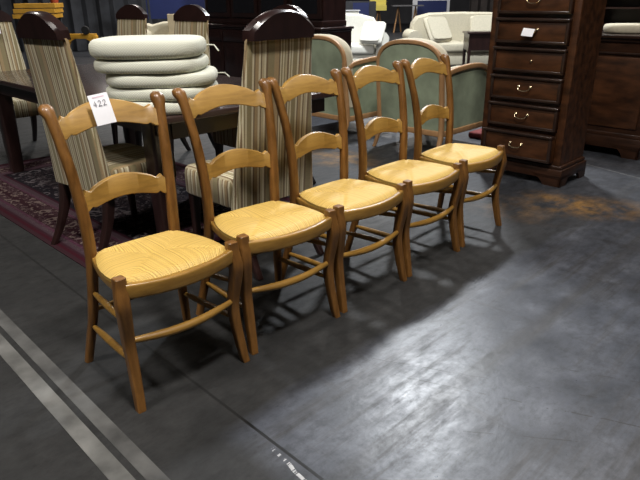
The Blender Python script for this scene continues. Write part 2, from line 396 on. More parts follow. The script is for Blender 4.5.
# ------------------------------------------------------------------ rush seat chair
def py(z):   # depth of the back posts at height z
    K = [(0, .383), (.2, .343), (.35, .325), (.46, .318), (.6, .322), (.75, .342), (.88, .374), (.96, .408)]
    for (a, p), (b, q) in zip(K, K[1:]):
        if z <= b: return p+(q-p)*(z-a)/(b-a)
    return K[-1][1] + (z-.96)*.42
def px(z):
    K = [(0, .2175), (.2, .188), (.35, .175), (.46, .168), (.6, .171), (.75, .181), (.88, .194), (.96, .203)]
    for (a, p), (b, q) in zip(K, K[1:]):
        if z <= b: return p+(q-p)*(z-a)/(b-a)
    return K[-1][1]
def rail(bot, top, arch_b, arch_t):
    bm = B(); rings = []; n = 44
    for i in range(n+1):
        t = -1 + 2*i/n; a = abs(t)
        sh = lambda k: (math.cos(min(1, a/k)*PI)*.5+.5)
        cusp = .012*math.exp(-((a-.85)/.04)**2) - .003*math.exp(-((a-.74)/.05)**2)
        zt = top + arch_t*(math.cos(min(1, a/.80)*PI/2)**.85) + cusp - .004*(a > .9)
        zb = bot + arch_b*math.cos(min(1, a/.86)*PI/2)**1.1 + .009*math.exp(-((a-.78)/.05)**2)
        zm = (top+bot)/2; hw = px(zm)-.004; x = t*hw
        bow = .024*(1-t*t); ring = []
        th = .0105
        for yy, zz in ((-th, zb+.003), (-th, zt-.004), (-th+.004, zt), (th-.004, zt), (th, zt-.004), (th, zb+.003), (th-.003, zb), (-th+.003, zb)):
            ring.append((x, py(zz)+bow+yy, zz))
        rings.append(ring)
    return loft(bm, rings)
def make_rush_chair():
    root = empty('rush_seat_chair', (0, 0, 0), 0, '-', 'chair', 'row of rush seat chairs')
    for s in (-1, 1):
        bm = B()
        post(bm, [(s*.218, -.034, 0, .029, .031), (s*.214, -.022, .05, .032, .033), (s*.2085, .000, .16, .035, .036), (s*.2095, .007, .24, .037, .038),
                  (s*.2165, -.008, .34, .041, .041), (s*.2195, -.013, .395, .043, .042), (s*.2150, -.002, .45, .040, .038), (s*.2135, 0, .478, .038, .037), (s*.2135, 0, .4795, .0375, .0365), (s*.2135, 0, .4825, .033, .032)], 4, .2)
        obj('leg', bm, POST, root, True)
        bm = B()
        pts = [(s*px(z), py(z), z, w, d) for z, w, d in ((0, .030, .032), (.1, .033, .034), (.2, .035, .037), (.35, .038, .039), (.46, .040, .040),
                                                          (.6, .039, .039), (.75, .037, .037), (.86, .036, .036))]
        pts += [(s*.199, .387, .92, .038, .038), (s*.203, .402, .943, .046, .052), (s*.2035, .409, .960, .042, .048), (s*.203, .410, .971, .018, .024)]
        post(bm, pts, 4, .38)
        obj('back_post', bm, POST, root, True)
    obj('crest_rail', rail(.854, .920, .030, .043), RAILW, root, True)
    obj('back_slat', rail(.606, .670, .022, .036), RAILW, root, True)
    # rush seat
    bm = B(); uvl = bm.loops.layers.uv.new('UVMap'); nx, ny = 40, 34
    def top(s, r):
        yf = -.012-.026*(1-s*s); yb = .306+.010*(1-s*s)
        hw = .203+(.156-.203)*r + .030*math.sin(PI*r)
        if r < .12: hw -= .022*(1-r/.12)**1.0
        if r > .93: hw -= .004
        y = yf+(yb-yf)*r; a, b = abs(s), abs(2*r-1)
        e = max(a, b); dz = -.017*max(0, (e-.80)/.20)**2 + .003*math.sin(min(1, e/.85)*PI) - .006*math.exp(-((a-(.86*b+.14))/.045)**2)
        return (s*hw, y, .472+dz)
    vt = [[bm.verts.new(top(-1+2*i/nx, j/ny)) for i in range(nx+1)] for j in range(ny+1)]
    vb = [[bm.verts.new((v.co.x*.985, v.co.y, .438)) for v in row] for row in vt]
    fu = {}
    def quad(vs, uvs):
        f = bm.faces.new(vs)
        for l, w in zip(f.loops, uvs): l[uvl].uv = w
    for j in range(ny):
        for i in range(nx):
            uv4 = [(i/nx, j/ny), ((i+1)/nx, j/ny), ((i+1)/nx, (j+1)/ny), (i/nx, (j+1)/ny)]
            quad((vt[j][i], vt[j][i+1], vt[j+1][i+1], vt[j+1][i]), uv4)
            quad((vb[j][i], vb[j+1][i], vb[j+1][i+1], vb[j][i+1]), [uv4[0], uv4[3], uv4[2], uv4[1]])
    for i in range(nx):
        for j in (0, ny): quad((vt[j][i], vt[j][i+1], vb[j][i+1], vb[j][i]), [(i/nx, j/ny), ((i+1)/nx, j/ny), ((i+1)/nx, j/ny), (i/nx, j/ny)])
    for j in range(ny):
        for i in (0, nx): quad((vt[j][i], vt[j+1][i], vb[j+1][i], vb[j][i]), [(i/nx, j/ny), (i/nx, (j+1)/ny), (i/nx, (j+1)/ny), (i/nx, j/ny)])
    obj('seat', bm, RUSH, root, True)
    # seat rails
    n = 16; bm = B()
    P = [(-.2+.4*i/n, -.010-.036*(1-(-1+2*i/n)**2), .434-.006*(1-(-1+2*i/n)**2)) for i in range(n+1)]
    sweep(bm, P, rr(.026, .052, .008)); obj('seat_rail', bm, HONEY, root, True)
    bm = B(); P = [(-.15+.3*i/n, .312+.006*(1-(-1+2*i/n)**2), .436) for i in range(n+1)]
    sweep(bm, P, rr(.018, .036, .006)); obj('seat_rail', bm, HONEY, root, True)
    for s in (-1, 1):
        bm = B(); P = [(s*(.205-.042*i/n+.012*math.sin(PI*i/n)), .008+.30*i/n, .428) for i in range(n+1)]
        sweep(bm, P, rr(.018, .032, .006)); obj('seat_rail', bm, HONEY, root, True)
    # stretchers
    def st(a, b, r=.0085, bow=(0, 0, 0), mid=1.35):
        bm = B(); a, b, w = Vector(a), Vector(b), Vector(bow); k = 14; pts = []; sc = []
        for i in range(k+1):
            t = i/k; pts.append(a.lerp(b, t)+w*math.sin(PI*t)); sc.append(.8+(mid-.8)*math.sin(PI*t)**.7)
        sweep(bm, pts, circ(r*1.15, 10), scale=sc); obj('stretcher', bm, HONEY, root, True)
    st((-.203, 0, .250), (.203, 0, .250), .0105, (0, -.022, -.012), 1.3)
    for s in (-1, 1):
        st((s*.213, .008, .325), (s*px(.30), py(.30)-.012, .300), .008)
        st((s*.209, .006, .175), (s*px(.165), py(.165)-.010, .160), .0085)
    st((-px(.22)+.01, py(.22), .225), (px(.22)-.01, py(.22), .225), .008)
    return root
rc = make_rush_chair()
spots = [(-.4752, 1.8551, 42.8), (-.1208, 2.1992, 40.3), (.2293, 2.5383, 45.2), (.5673, 2.8954, 45.2), (.9086, 3.2757, 47.5)]
labs = ['nearest honey wood rush seat chair, with a paper tag on its top rail',
        'honey wood rush seat ladder back chair directly right of the paper tagged one',
        'honey wood rush seat ladder back chair in the middle of the row of five',
        'honey wood rush seat ladder back chair, second from the far end of the row',
        'farthest honey wood rush seat chair of the row, nearest the tall chest of drawers']
chairs = []
for i, (x, y, a) in enumerate(spots):
    chairs.append(place(rc, (x, y, .0005), math.radians(a), labs[i], i == 0))

# price tag on first chair (hangs over crest rail front)
def chair_pt(i, p):
    x, y, a = spots[i]; a = math.radians(a)
    return Vector((x+p[0]*math.cos(a)-p[1]*math.sin(a), y+p[0]*math.sin(a)+p[1]*math.cos(a), p[2]))
def make_tag(name, w, h, text, label, ribbon=.0017):
    root = empty(name, (0, 0, 0), 0, label, 'tag')
    bm = B(); rings = []
    for i in range(9):
        z = -h*i/8; y = -.002*math.sin(PI*i/8)
        rings.append([(-w/2, y, z), (w/2, y, z), (w/2, y+.0005, z), (-w/2, y+.0005, z)])
    loft(bm, rings); obj('paper', bm, PAPER, root)
    if text:
        G4 = [[(.55, 1), (.0, .35), (.85, .35)], [(.62, .75), (.5, 0)]]
        G2 = [[(.05, .75), (.3, 1), (.65, .95), (.7, .65), (.35, .3), (.0, .02), (.4, .08), (.9, .05)]]
        for gx, gl in ((-.023, G4), (-.007, G2), (.009, G2)):
            bm = B()
            for stroke in gl:
                P = [Vector((gx+px_*.0125, -.0035, -.043+py_*.019)) for px_, py_ in (spline(stroke, 4) if len(stroke) > 3 else stroke)]
                sweep(bm, P, [(-ribbon/2, -.0002), (ribbon/2, -.0002), (ribbon/2, .0002), (-ribbon/2, .0002)], upv=(0, 1, 0))
            obj('handwritten_digit', bm, INK, root)
        bm = B()
        for k in range(9): box(bm, -.020+k*.0045, -.017+k*.0045, -.0022, -.0018, -.0115, -.009)
        obj('printed_heading', bm, PINK, root)
    return root
tg = make_tag('paper_tag', .067, .106, True, 'white paper tag handwritten 422 on the top rail of the nearest rush seat chair')
tp = chair_pt(0, (-.034, .384, .990))
tg.location = tp; tg.rotation_euler = (math.radians(-21), math.radians(-7), math.radians(32))

# ------------------------------------------------------------------ dining table
TU0, TU1, TV0, TV1 = 1.534, 2.76, 2.577, 5.36
tc_ = W((TU0+TU1)/2, (TV0+TV1)/2, RZ)
tb = empty('dining_table', tc_, PI/4, 'long dark polished wooden dining table on the rug holding the cushion stack', 'table')
ha, hb = (TU1-TU0)/2, (TV1-TV0)/2; T = .76-RZ
bm = B(); box(bm, -ha, ha, -hb, hb, T-.035, T, .008, 3); obj('tabletop', bm, TABLEW, tb, True)
bm = B()
for (a, b, c, d) in ((-ha+.07, ha-.07, -hb+.06, -hb+.085), (-ha+.07, ha-.07, hb-.085, hb-.06), (-ha+.06, -ha+.085, -hb+.07, hb-.07), (ha-.085, ha-.06, -hb+.07, hb-.07)):
    box(bm, a, b, c, d, T-.125, T-.034)
obj('apron', bm, DARK, tb)
for sx in (-1, 1):
    for sy in (-1, 1):
        bm = B(); cx, cy = sx*(ha-.10), sy*(hb-.27)
        post(bm, [(cx, cy, 0, .085, .085), (cx, cy, .1, .095, .095), (cx, cy, .45, .11, .11), (cx, cy, .60, .115, .115), (cx, cy, T-.036, .12, .12)], 3, .15)
        obj('leg', bm, DARK, tb, True)

# ------------------------------------------------------------------ cushions
cz = .7605
cush = [(-.822, 3.19, .262, .24, .066, 4, 'pale woven seat cushion at the bottom of the stack on the table'),
        (-.800, 3.20, .268, .24, .062, -5, 'pale woven seat cushion, second from the bottom of the stack'),
        (-.795, 3.20, .272, .24, .066, 3, 'pale woven seat cushion in the middle of the stack of five'),
        (-.838, 3.19, .270, .24, .066, -2, 'pale woven seat cushion, second from the top of the stack'),
        (-.845, 3.18, .275, .24, .092, 1, 'off white plump seat cushion on top of the stack')]
for i, (x, y, a, b, h, rz, lb) in enumerate(cush):
    bm = B(); pillow(bm, a, b, h, ex=3.2, edge=.30)
    o = obj('seat_cushion', bm, WEAVE, None, True, (x, y, cz), (0, 0, math.radians(rz)))
    tag(o, lb, 'cushion', 'stack of seat cushions on the table')
    if i in (2, 4):
        bm = B(); sweep(bm, [(a*.93, .10, h*.5), (a+.03, .12, h*.45), (a+.055, .10, h*.15)], circ(.004, 6)); obj('tie', bm, WEAVE, o, True)
    cz += h*1.0 + .0005

# ------------------------------------------------------------------ striped chairs
def make_striped():
    root = empty('upholstered_dining_chair', (0, 0, 0), 0, '-', 'chair', 'striped dining chairs around the table')
    # back: plane leans; z .30 -> y .215 ; 1.12 -> y .36
    def yb(z): return .205+(z-.30)*.085 + .02*((z-.3)/.82)**2
    def hw(z): return .268-(z-.30)*.088
    bm = B(); rings = []
    for i in range(15):
        z = .34+.78*i/14; w = hw(z); t = .032-.012*i/14
        if i == 14: t *= .8
        rings.append([(x*1, yb(z)+y, z) for x, y in rr(2*w, 2*t*.8, .022, 4)])
    loft(bm, rings); obj('back', bm, STRIPE, root, True)
    # crest
    out = []; n = 20
    w = hw(1.12)+.002
    for i in range(n+1):
        a = -1+2*i/n; out.append((a*w, 1.155+.082*(1-abs(a)**2.2)))
    out = [(-w, 1.112)] + out + [(w, 1.112)]
    bm = B(); f0, f1 = [], []
    for x, z in out:
        f0.append((x, yb(z)-.022, z)); f1.append((x*.98, yb(z)+.022, z))
    f2 = [(x*.93, y+.014, z-.010 if z > 1.13 else z) for x, y, z in f1]
    loft(bm, [f0, f1, f2]); obj('crest', bm, DARK, root, True)
    # seat
    bm = B(); rings = []
    for z, k in ((.335, .97), (.345, 1), (.44, 1), (.465, .985), (.478, .95), (.483, .86), (.486, .5)):
        rings.append([(x*k, -.02+y*k, z) for x, y in rr(.50, .44, .05, 4)])
    loft(bm, rings); obj('seat', bm, STRIPE, root, True)
    for s in (-1, 1):
        bm = B(); post(bm, [(s*.205, -.215, 0, .03, .03), (s*.205, -.205, .2, .04, .04), (s*.205, -.20, .342, .05, .05)], 3, .15); obj('leg', bm, DARK, root, True)
        bm = B(); post(bm, [(s*.215, .325, 0, .032, .032), (s*.212, .27, .1, .038, .04), (s*.208, .225, .22, .045, .05), (s*.205, .205, .352, .05, .055)], 4, .15); obj('leg', bm, DARK, root, True)
    return root
sc = make_striped()
def chair_at(u, v, deg): return W(u, v, RZ)
D_ = math.radians
place(sc, W(1.53, 3.14, RZ), D_(142), 'striped upholstered dining chair at the left table side, behind the tagged rush seat chair', True)
place(sc, W(1.905, 2.44, RZ), D_(-135), 'large striped upholstered dining chair with its back behind the second and third rush seat chairs')
place(sc, W(2.70, 4.42, RZ), D_(-38), 'striped upholstered dining chair beyond the table, just right behind the cushion stack')
place(sc, W(2.70, 3.30, RZ), D_(-45), 'striped dining chair at far table side, mostly hidden, arched top showing above another')
place(sc, W(2.70, 5.37, RZ), D_(-35), 'striped upholstered dining chair beyond the table, its back rising above the cushion stack')
head = place(sc, W(1.975, 5.83, .0005), D_(45), 'striped dining chair at the far table end by the left picture edge, with paper tag')
t2 = make_tag('paper_tag', .07, .10, False, 'blank white paper tag on the striped chair at the left picture edge')
hp = head.matrix_basis @ Vector((.02, .205, 1.115)); t2.location = hp; t2.rotation_euler = (D_(-8), 0, D_(45))

# ------------------------------------------------------------------ green armchairs
def arch_outline(hw, h0, h1, k=7, p=2.6):
    pts = [(-hw, h0)]
    n = 22
    for i in range(n+1):
        a = PI - PI*i/n; c, s = math.cos(a), math.sin(a)
        pts.append((hw*math.copysign(abs(c)**(2/p), c), (h1-.22)+.22*abs(s)**(2/p)))
    pts.append((hw, h0)); return pts
def make_armchair():
    root = empty('bergere_armchair', (0, 0, 0), 0, '-', 'armchair', 'green and cream armchairs')
    hw = .335; lean = .10
    def Y(z): return .30+lean*(z-.2)
    o1 = arch_outline(hw, .19, .935)
    bm = B(); a = [(x*.96, Y(z)+.004, .19+(z-.19)*.97) for x, z in o1]; b = [(x*.96, Y(z)-.03, .19+(z-.19)*.97) for x, z in o1]
    loft(bm, [a, b]); obj('back_panel', bm, GREEN, root, False)
    bm = B(); sweep(bm, [(x, Y(z)-.005, z) for x, z in o1], rr(.036, .034, .010), upv=(0, 1, 0))
    sweep(bm, [(-hw, Y(.19), .19), (hw, Y(.19), .19)], rr(.03, .05, .008)); obj('back_frame', bm, PINE, root, True)
    bm = B(); rings = []
    for dy, k, dz in ((-.02, .99, 0), (-.05, 1.035, .022), (-.09, 1.03, .025), (-.13, .98, .01), (-.15, .88, -.03)):
        rings.append([(x*k, Y(z)+dy, .30+(z+dz-.30)*1.0 if z > .3 else .30) for x, z in o1])
    loft(bm, rings); obj('back_cushion', bm, CREAM, root, True)
    for s in (-1, 1):
        # side: panel outer green with arched wood frame, falling to the front
        prof = [(Y(.2)-.03, .19), (Y(.2)-.03, .70), (.20, .695), (.05, .700), (-.12, .71), (-.26, .70), (-.36, .64), (-.40, .52), (-.40, .19)]
        bm = B(); X0, X1 = s*(hw+.002), s*(hw-.03)
        loft(bm, [[(X0, y, z) for y, z in prof], [(X1, y, z) for y, z in prof]]); obj('side_panel', bm, GREEN, root)
        bm = B(); pp = spline([(.29, .67), (.22, .70), (.05, .718), (-.12, .725), (-.27, .71), (-.38, .65), (-.42, .50), (-.415, .2)], 5)
        sweep(bm, [(s*(hw+.0), y, z) for y, z in pp], rr(.045, .034, .01), upv=(1, 0, 0))
        sweep(bm, [(s*hw, .30, .19), (s*hw, -.41, .19)], rr(.03, .05, .008)); obj('arm_frame', bm, PINE, root, True)
        bm = B(); sweep(bm, [(s*(hw-.05), y, z-.01) for y, z in [(.22, .70), (.05, .71), (-.12, .70), (-.24, .66), (-.29, .58)]], rr(.07, .05, .02), upv=(1, 0, 0)); obj('arm_pad', bm, CREAM, root, True)
        bm = B(); post(bm, [(s*(hw+.01), .37, 0, .030, .030), (s*(hw+.002), .335, .09, .036, .036), (s*hw, .305, .20, .042, .042), (s*hw, Y(.45), .45, .042, .04), (s*hw, Y(.72), .72, .038, .038)], 3); obj('leg', bm, PINE, root, True)
        bm = B(); post(bm, [(s*(hw), -.425, 0, .030, .030), (s*hw, -.42, .1, .036, .036), (s*hw, -.415, .20, .045, .045)], 3); obj('leg', bm, PINE, root, True)
    bm = B(); box(bm, -hw+.02, hw-.02, -.42, .26, .17, .32, .02, 3); obj('seat_base', bm, CREAM, root, True)
    bm = B(); box(bm, -hw+.04, hw-.04, -.43, .20, .321, .45, .045, 4); obj('seat_cushion', bm, CREAM, root, True)
    return root
ac = make_armchair()
place(ac, W(4.64, 3.20, .0005), D_(135), 'green velvet armchair with pale wood frame, right one, beside the tall chest of drawers', True)
place(ac, W(4.62, 4.26, .0005), D_(135), 'green velvet armchair with pale wood frame, left one, beside the striped chair')

bm = B(); box(bm, 0, .4, 0, .3, 0, .06, .02, 3)
tag(obj('folded_mat', bm, REDM, None, True, W(5.15, 2.80, .0005), (0, 0, PI/4)), 'dark red folded mat on the floor between armchair and chest of drawers', 'mat')

# ------------------------------------------------------------------ tall chest of drawers
CW, CD, CH = .70, .42, 1.66
ch = empty('tall_chest', W(4.154, 1.718+.0, .0005), -PI/4, 'tall narrow dark walnut chest of drawers standing right of the rush seat chairs', 'chest of drawers')
def cx(a): return a-CW      # local x: right front corner at 0
bm = B(); box(bm, -CW+.03, -.03, .03, CD, .12, CH-.05, .004); obj('body', bm, CHESTP, ch)
bm = B()
for xx in (-CW+.026, -.082): box(bm, xx, xx+.056, .012, .04, .145, CH-.05, .012, 2)
obj('corner_pilaster', bm, CHESTP, ch, True)
def base_bm(w, d, hz):
    bm = B()
    box(bm, -w, 0, 0, d, hz*.33, hz*.82, .006); box(bm, -w+.012, -.012, .012, d-.006, hz*.80, hz, .01, 3)
    # bracket feet: scalloped front and side
    def foot(pts, M): prism(bm, pts, 0, .02, M)
    f = [(0, 0), (.13, 0), (.14, hz*.12), (.165, hz*.3), (.21, hz*.42), (.23, hz*.5), (0, hz*.5)]
    I = Matrix.Translation((-w, 0, 0)); foot(f, I)
    foot([(-x, z) for x, z in f], Matrix.Translation((0, 0, 0)))
    Rz = Matrix.Rotation(PI/2, 4, 'Z')
    g = [(x*.75, z) for x, z in f]
    for xx in (0, -w+.02):
        foot(g, Matrix.Translation((xx, 0, 0)) @ Rz); foot([(-x, z) for x, z in g], Matrix.Translation((xx, d, 0)) @ Rz)
    return bm
obj('plinth', base_bm(CW, CD+.01, .15), CHESTW, ch, True)
bm = B(); box(bm, -CW-.01, .01, -.01, CD+.01, CH-.03, CH, .008, 3); box(bm, -CW+.01, -.01, .008, CD, CH-.06, CH-.028, .01, 3); obj('cornice', bm, CHESTM, ch, True)
zt = .364; DX0, DX1 = -CW+.082, -.084
for k in range(7):
    ztop = zt + .1945*k; zb = ztop-.168 if k else .170
    bm = B(); box(bm, DX0, DX1, -.002, .035+(.3 if k == 0 else 0), zb, ztop-.018, .004)
    d = obj('drawer', bm, CHESTP, ch, True)
    if k == 0: d.location.y = -.036
    bm = B(); 
    box(bm, DX0-.004, DX1+.004, -.022, .03, ztop-.022, ztop, .008, 3)                  # projecting upper moulding
    box(bm, DX0, DX1, -.012, .02, zb-.002, zb+.018, .006, 2)
    box(bm, DX0, DX0+.022, -.012, .02, zb, ztop-.02, .006, 2); box(bm, DX1-.022, DX1, -.012, .02, zb, ztop-.02, .006, 2)
    obj('moulding', bm, CHESTM, d, True)
    bm = B(); zc_ = (zb+ztop)/2-.004; xm = (DX0+DX1)/2
    if k == 3:
        lathe(bm, [(.002, 0), (.008, .004), (.009, .012), (.002, .016)], 12)
        bmesh.ops.transform(bm, matrix=Matrix.Translation((xm+.03, -.001, zc_)) @ Matrix.Rotation(PI/2, 4, 'X'), verts=bm.verts[:])
        obj('knob', bm, BRASS, d, True)
    else:
        for s in (-1, 1):
            b2 = B(); lathe(b2, [(.010, 0), (.010, .004), (.005, .008), (.006, .018), (.002, .022)], 10)
            bmesh.ops.transform(b2, matrix=Matrix.Translation((xm+s*.045, -.001, zc_+.014)) @ Matrix.Rotation(PI/2, 4, 'X'), verts=b2.verts[:])
            me = bpy.data.meshes.new('x'); b2.to_mesh(me); b2.free(); bm.from_mesh(me); bpy.data.meshes.remove(me)
        sweep(bm, [(xm+.045*math.cos(PI+PI*t/10), -.018-.008*math.sin(PI*t/10), zc_+.012-.026*math.sin(PI*t/10)**.7) for t in range(11)], circ(.0034, 8), upv=(0, 1, 0))
        obj('handle', bm, BRASS, d, True)
t3 = make_tag('paper_tag', .085, .055, False, 'small white paper tag hanging from a drawer handle of the tall chest')
xm = (DX0+DX1)/2; ztag = zt+.1945*4-.080
t3.location = ch.matrix_basis @ Vector((xm, -.030, ztag+.012)); t3.rotation_euler = (D_(-25), D_(4), -PI/4)

# ------------------------------------------------------------------ sideboard at right
def panel_cab(root, w, d, h, ndoor, plinth, drawers, mw=CHESTW, mp=CHESTP, mm=CHESTM):
    bm = B(); box(bm, -w+.02, -.02, .02, d, plinth*.8, h-.03, .004); obj('body', bm, mw, root)
    obj('plinth', base_bm(w, d, plinth), mw, root, True)
    bm = B(); box(bm, -w-.015, .015, -.02, d+.01, h-.028, h, .008, 3); box(bm, -w+.005, -.005, 0, d, h-.055, h-.027, .01, 3); obj('top', bm, mm, root, True)
    dz = h-.06-(.16 if drawers else 0); cw = (w-.08)/ndoor
    for k in range(ndoor):
        a = -w+.04+cw*k; b = a+cw
        bm = B(); box(bm, a+.01, b-.01, .004, .03, plinth+.02, dz-.02, .006, 2)
        dd = obj('door', bm, mw, root, True)
        bm = B(); box(bm, a+.06, b-.06, -.004, .01, plinth+.07, dz-.07, .008, 2); obj('door_panel', bm, mp, dd, True)
        if drawers:
            bm = B(); box(bm, a+.01, b-.01, .004, .03, dz+.005, h-.065, .006, 2); dr = obj('drawer', bm, mw, root, True)
            bm = B(); box(bm, a+.04, b-.04, -.003, .01, dz+.03, h-.09, .006, 2); obj('drawer_panel', bm, mp, dr, True)
root = empty('sideboard', W(5.335, 1.59, .0005), -PI/4, 'dark walnut sideboard at the right picture edge behind the tall chest', 'sideboard')
w, d, h = 1.0, .5, .98
bm = B(); box(bm, -w+.02, -.02, .02, d, .12, h-.03, .004); obj('body', bm, CHESTW, root)
obj('plinth', base_bm(w, d, .2), CHESTW, root, True)
bm = B(); box(bm, -w-.015, .015, -.02, d+.01, h-.028, h, .008, 3); box(bm, -w+.005, -.005, 0, d, h-.055, h-.027, .01, 3)
box(bm, -w+.012, -.012, .006, .03, h-.15, h-.135, .005, 2); obj('top', bm, CHESTM, root, True)
bm = B(); box(bm, -w+.06, -.06, .008, .03, .24, h-.17, .008, 2); obj('front_panel', bm, CHESTP, root, True)
# boxes / cushion on it and dark glazed cabinet behind
bm = B(); pillow(bm, .26, .16, .075, ex=3.2)
tag(obj('cream_cushion', bm, CREAM, None, True, W(5.66, 1.88, .981), (0, 0, D_(-10))), 'cream flat cushion lying on the right hand sideboard top', 'cushion')
g = empty('glazed_cabinet', W(6.05, 1.0, .0005), -PI/4, 'tall dark cabinet with glass shelves behind the right hand sideboard', 'cabinet')
bm = B(); box(bm, -1.5, 0, .30, .34, .1, 2.0); box(bm, -1.5, -1.46, 0, .32, 0, 2.0); box(bm, -.04, 0, 0, .32, 0, 2.0); box(bm, -1.5, 0, 0, .32, 0, .12); box(bm, -1.52, .02, -.02, .34, 1.98, 2.05, .01); obj('body', bm, DARK, g)
for zz in (.85, 1.02, 1.16, 1.3, 1.5):
    bm = B(); box(bm, -1.455, -.045, .02, .30, zz, zz+.015); obj('shelf', bm, TABLEW, g)
# ------------------------------------------------------------------ dresser behind the dining table
root = empty('dresser', W(5.30, 5.24, .0005), -PI/4, 'large dark mahogany dresser with upper cabinet behind the dining table', 'dresser')
panel_cab(root, 2.6, .55, .95, 4, .14, True, DARK, DARK, DARK)
bm = B(); box(bm, -2.52, -.10, .12, .55, .951, 1.02, .01); box(bm, -2.50, -.12, .16, .55, 1.02, 2.1); 
obj('upper_cabinet', bm, DARK, root, True)
for k in range(4):
    a = -2.48+k*.59
    bm = B(); box(bm, a+.02, a+.57, .135, .162, 1.04, 2.05, .008, 2); dd = obj('upper_door', bm, DARK, root, True)
    bm = B(); box(bm, a+.08, a+.51, .130, .15, 1.10, 2.0); obj('door_glass', bm, GLASSD, dd)

# ------------------------------------------------------------------ sofas
def make_sofa(name, w, loc, rz, m, label, dd=.92, hb=1.0, group=None):
    r = empty(name, loc, rz, label, 'sofa', group); a = w/2
    bm = B(); box(bm, -a+.06, a-.06, -dd/2+.05, dd/2-.06, .10, .33, .03, 3); obj('base', bm, m, r, True)
    bm = B(); P = []
    n = 16
    prof = [(-a+.12, .28), (-a+.12, .82), (-a+.20, hb-.07), (-a+.45, hb-.01), (0, hb), (a-.45, hb-.01), (a-.20, hb-.07), (a-.12, .82), (a-.12, .28)]
    f = [(x*.97, z) for x, z in prof]
    loft(bm, [[(x, dd/2-.34, z-.03) for x, z in f], [(x, dd/2-.28, z) for x, z in prof], [(x, dd/2-.12, z+.0) for x, z in prof], [(x, dd/2-.05, z-.05) for x, z in prof]])
    obj('back', bm, m, r, True)
    k = 2 if w > 1.4 else 1; cw = (w-.44)/k
    for i in range(k):
        bm = B(); box(bm, -a+.22+cw*i+.006, -a+.22+cw*(i+1)-.006, -dd/2, dd/2-.30, .331, .50, .05, 4); obj('seat_cushion', bm, m, r, True)
    for s in (-1, 1):
        bm = B(); pr = []
        for i in range(20):
            t = 2*PI*i/20
            pr.append((s*(a-.10)+.125*math.cos(t), .595+.115*math.sin(t)))
        loft(bm, [[(x, y, z) for x, z in pr] for y in (-dd/2+.02, dd/2-.10)])
        box(bm, min(s*(a-.20), s*(a-.04)), max(s*(a-.20), s*(a-.04)), -dd/2+.03, dd/2-.10, .11, .60, .02, 2)
        obj('arm', bm, m, r, True)
        for yy in (-dd/2+.1, dd/2-.15):
            bm = B(); post(bm, [(s*(a-.13), yy, 0, .03, .03), (s*(a-.13), yy, .11, .05, .05)], 2); obj('leg', bm, DARK, r, True)
    return r
def scatter(x, y, z, tilt, rz, a, m, label):
    # stands on its lower edge, leaning back
    bm = B(); pillow(bm, a, a, .13, ex=7, edge=.9, M=Matrix.Rotation(math.radians(tilt), 4, 'X') @ Matrix.Translation((0, a, 0)))
    zm = min(v.co.z for v in bm.verts); bmesh.ops.translate(bm, vec=(0, 0, -zm), verts=bm.verts[:])
    o = obj('scatter_cushion', bm, m, None, True, (x, y, z), (0, 0, math.radians(rz))); return tag(o, label, 'cushion')
make_sofa('sofa', 2.05, (2.66, 11.75, .0005), D_(0), CREAM, 'cream sofa at the back behind the small dark side table')
make_sofa('loveseat', 1.75, (.35, 11.55, .0005), D_(0), WHITE, 'bright white sofa at the back beside the dark dresser, with a pillow on its right')
scatter(2.20, 11.40, .505, 56, 28, .25, CREAM, 'cream scatter cushion leaning in the left corner of the cream sofa')
scatter(3.00, 11.55, .505, 66, -5, .24, CREAM, 'cream scatter cushion resting on the back of the cream sofa, right part')
scatter(.93, 11.08, .505, 56, -28, .215, WHITE, 'white scatter cushion leaning on the right arm of the white sofa')
# dark side table before cream sofa
r = empty('side_table', (2.80, 10.80, .0005), 0, 'small dark wooden side table standing in front of the cream sofa', 'table')
bm = B(); box(bm, -.30, .30, -.22, .22, .685, .715, .006, 2); obj('tabletop', bm, DARK, r, True)
bm = B(); box(bm, -.27, .27, -.19, .19, .42, .686); obj('cabinet_box', bm, DARK, r, True)
for s in (-1, 1):
    for t in (-1, 1):
        bm = B(); post(bm, [(s*.25, t*.17, 0, .04, .04), (s*.25, t*.17, .43, .05, .05)], 2, .1); obj('leg', bm, DARK, r, True)

# ------------------------------------------------------------------ far background
# blue panel in white frame
r = empty('display_board', (4.42, 24.9, .0005), 0, 'blue display board in a white frame standing at the far end', 'display board')
bm = B(); box(bm, -.57, .55, -.02, .02, .42, 1.10); obj('panel', bm, BLUE, r)
bm = B(); box(bm, -.76, -.58, -.04, .04, 0, 1.75); obj('upright', bm, WPAINT, r); bm = B(); box(bm, .56, .66, -.04, .04, 0, 1.75); obj('upright', bm, WPAINT, r)
bm = B(); box(bm, -.60, .58, -.035, .035, 1.10, 1.22); obj('crossbar', bm, WPAINT, r); bm = B(); box(bm, -.60, .58, -.035, .035, .26, .42); obj('crossbar', bm, WPAINT, r)
def trestle(x, y, w, label):
    r = empty('trestle_table', (x, y, .0005), 0, label, 'table', 'trestle tables at the far end')
    bm = B(); box(bm, -w/2, w/2, -.35, .35, .92, .96); obj('tabletop', bm, GREYM, r)
    for s in (-1, 1):
        for t in (-1, 1):
            bm = B(); sweep(bm, [(s*(w/2-.25), t*.04, .92), (s*(w/2-.25)+t*.17, t*.28, 0)], rr(.05, .04, .008)); obj('leg', bm, PINE, r, True)
    return r
trestle(1.95, 24, 1.15, 'grey topped trestle table at the far end with a yellow card on it')
trestle(3.35, 24.2, 1.15, 'grey topped trestle table at the far end, left of the blue display board')
bm = B(); box(bm, -.29, .29, 0, .22, 0, .004); box(bm, -.29, .29, -.004, 0, -.17, .004)
tag(obj('yellow_card', bm, YCARD, None, False, (2.24, 23.648, .9612)), 'yellow card folded over the front edge of a far trestle table', 'card')
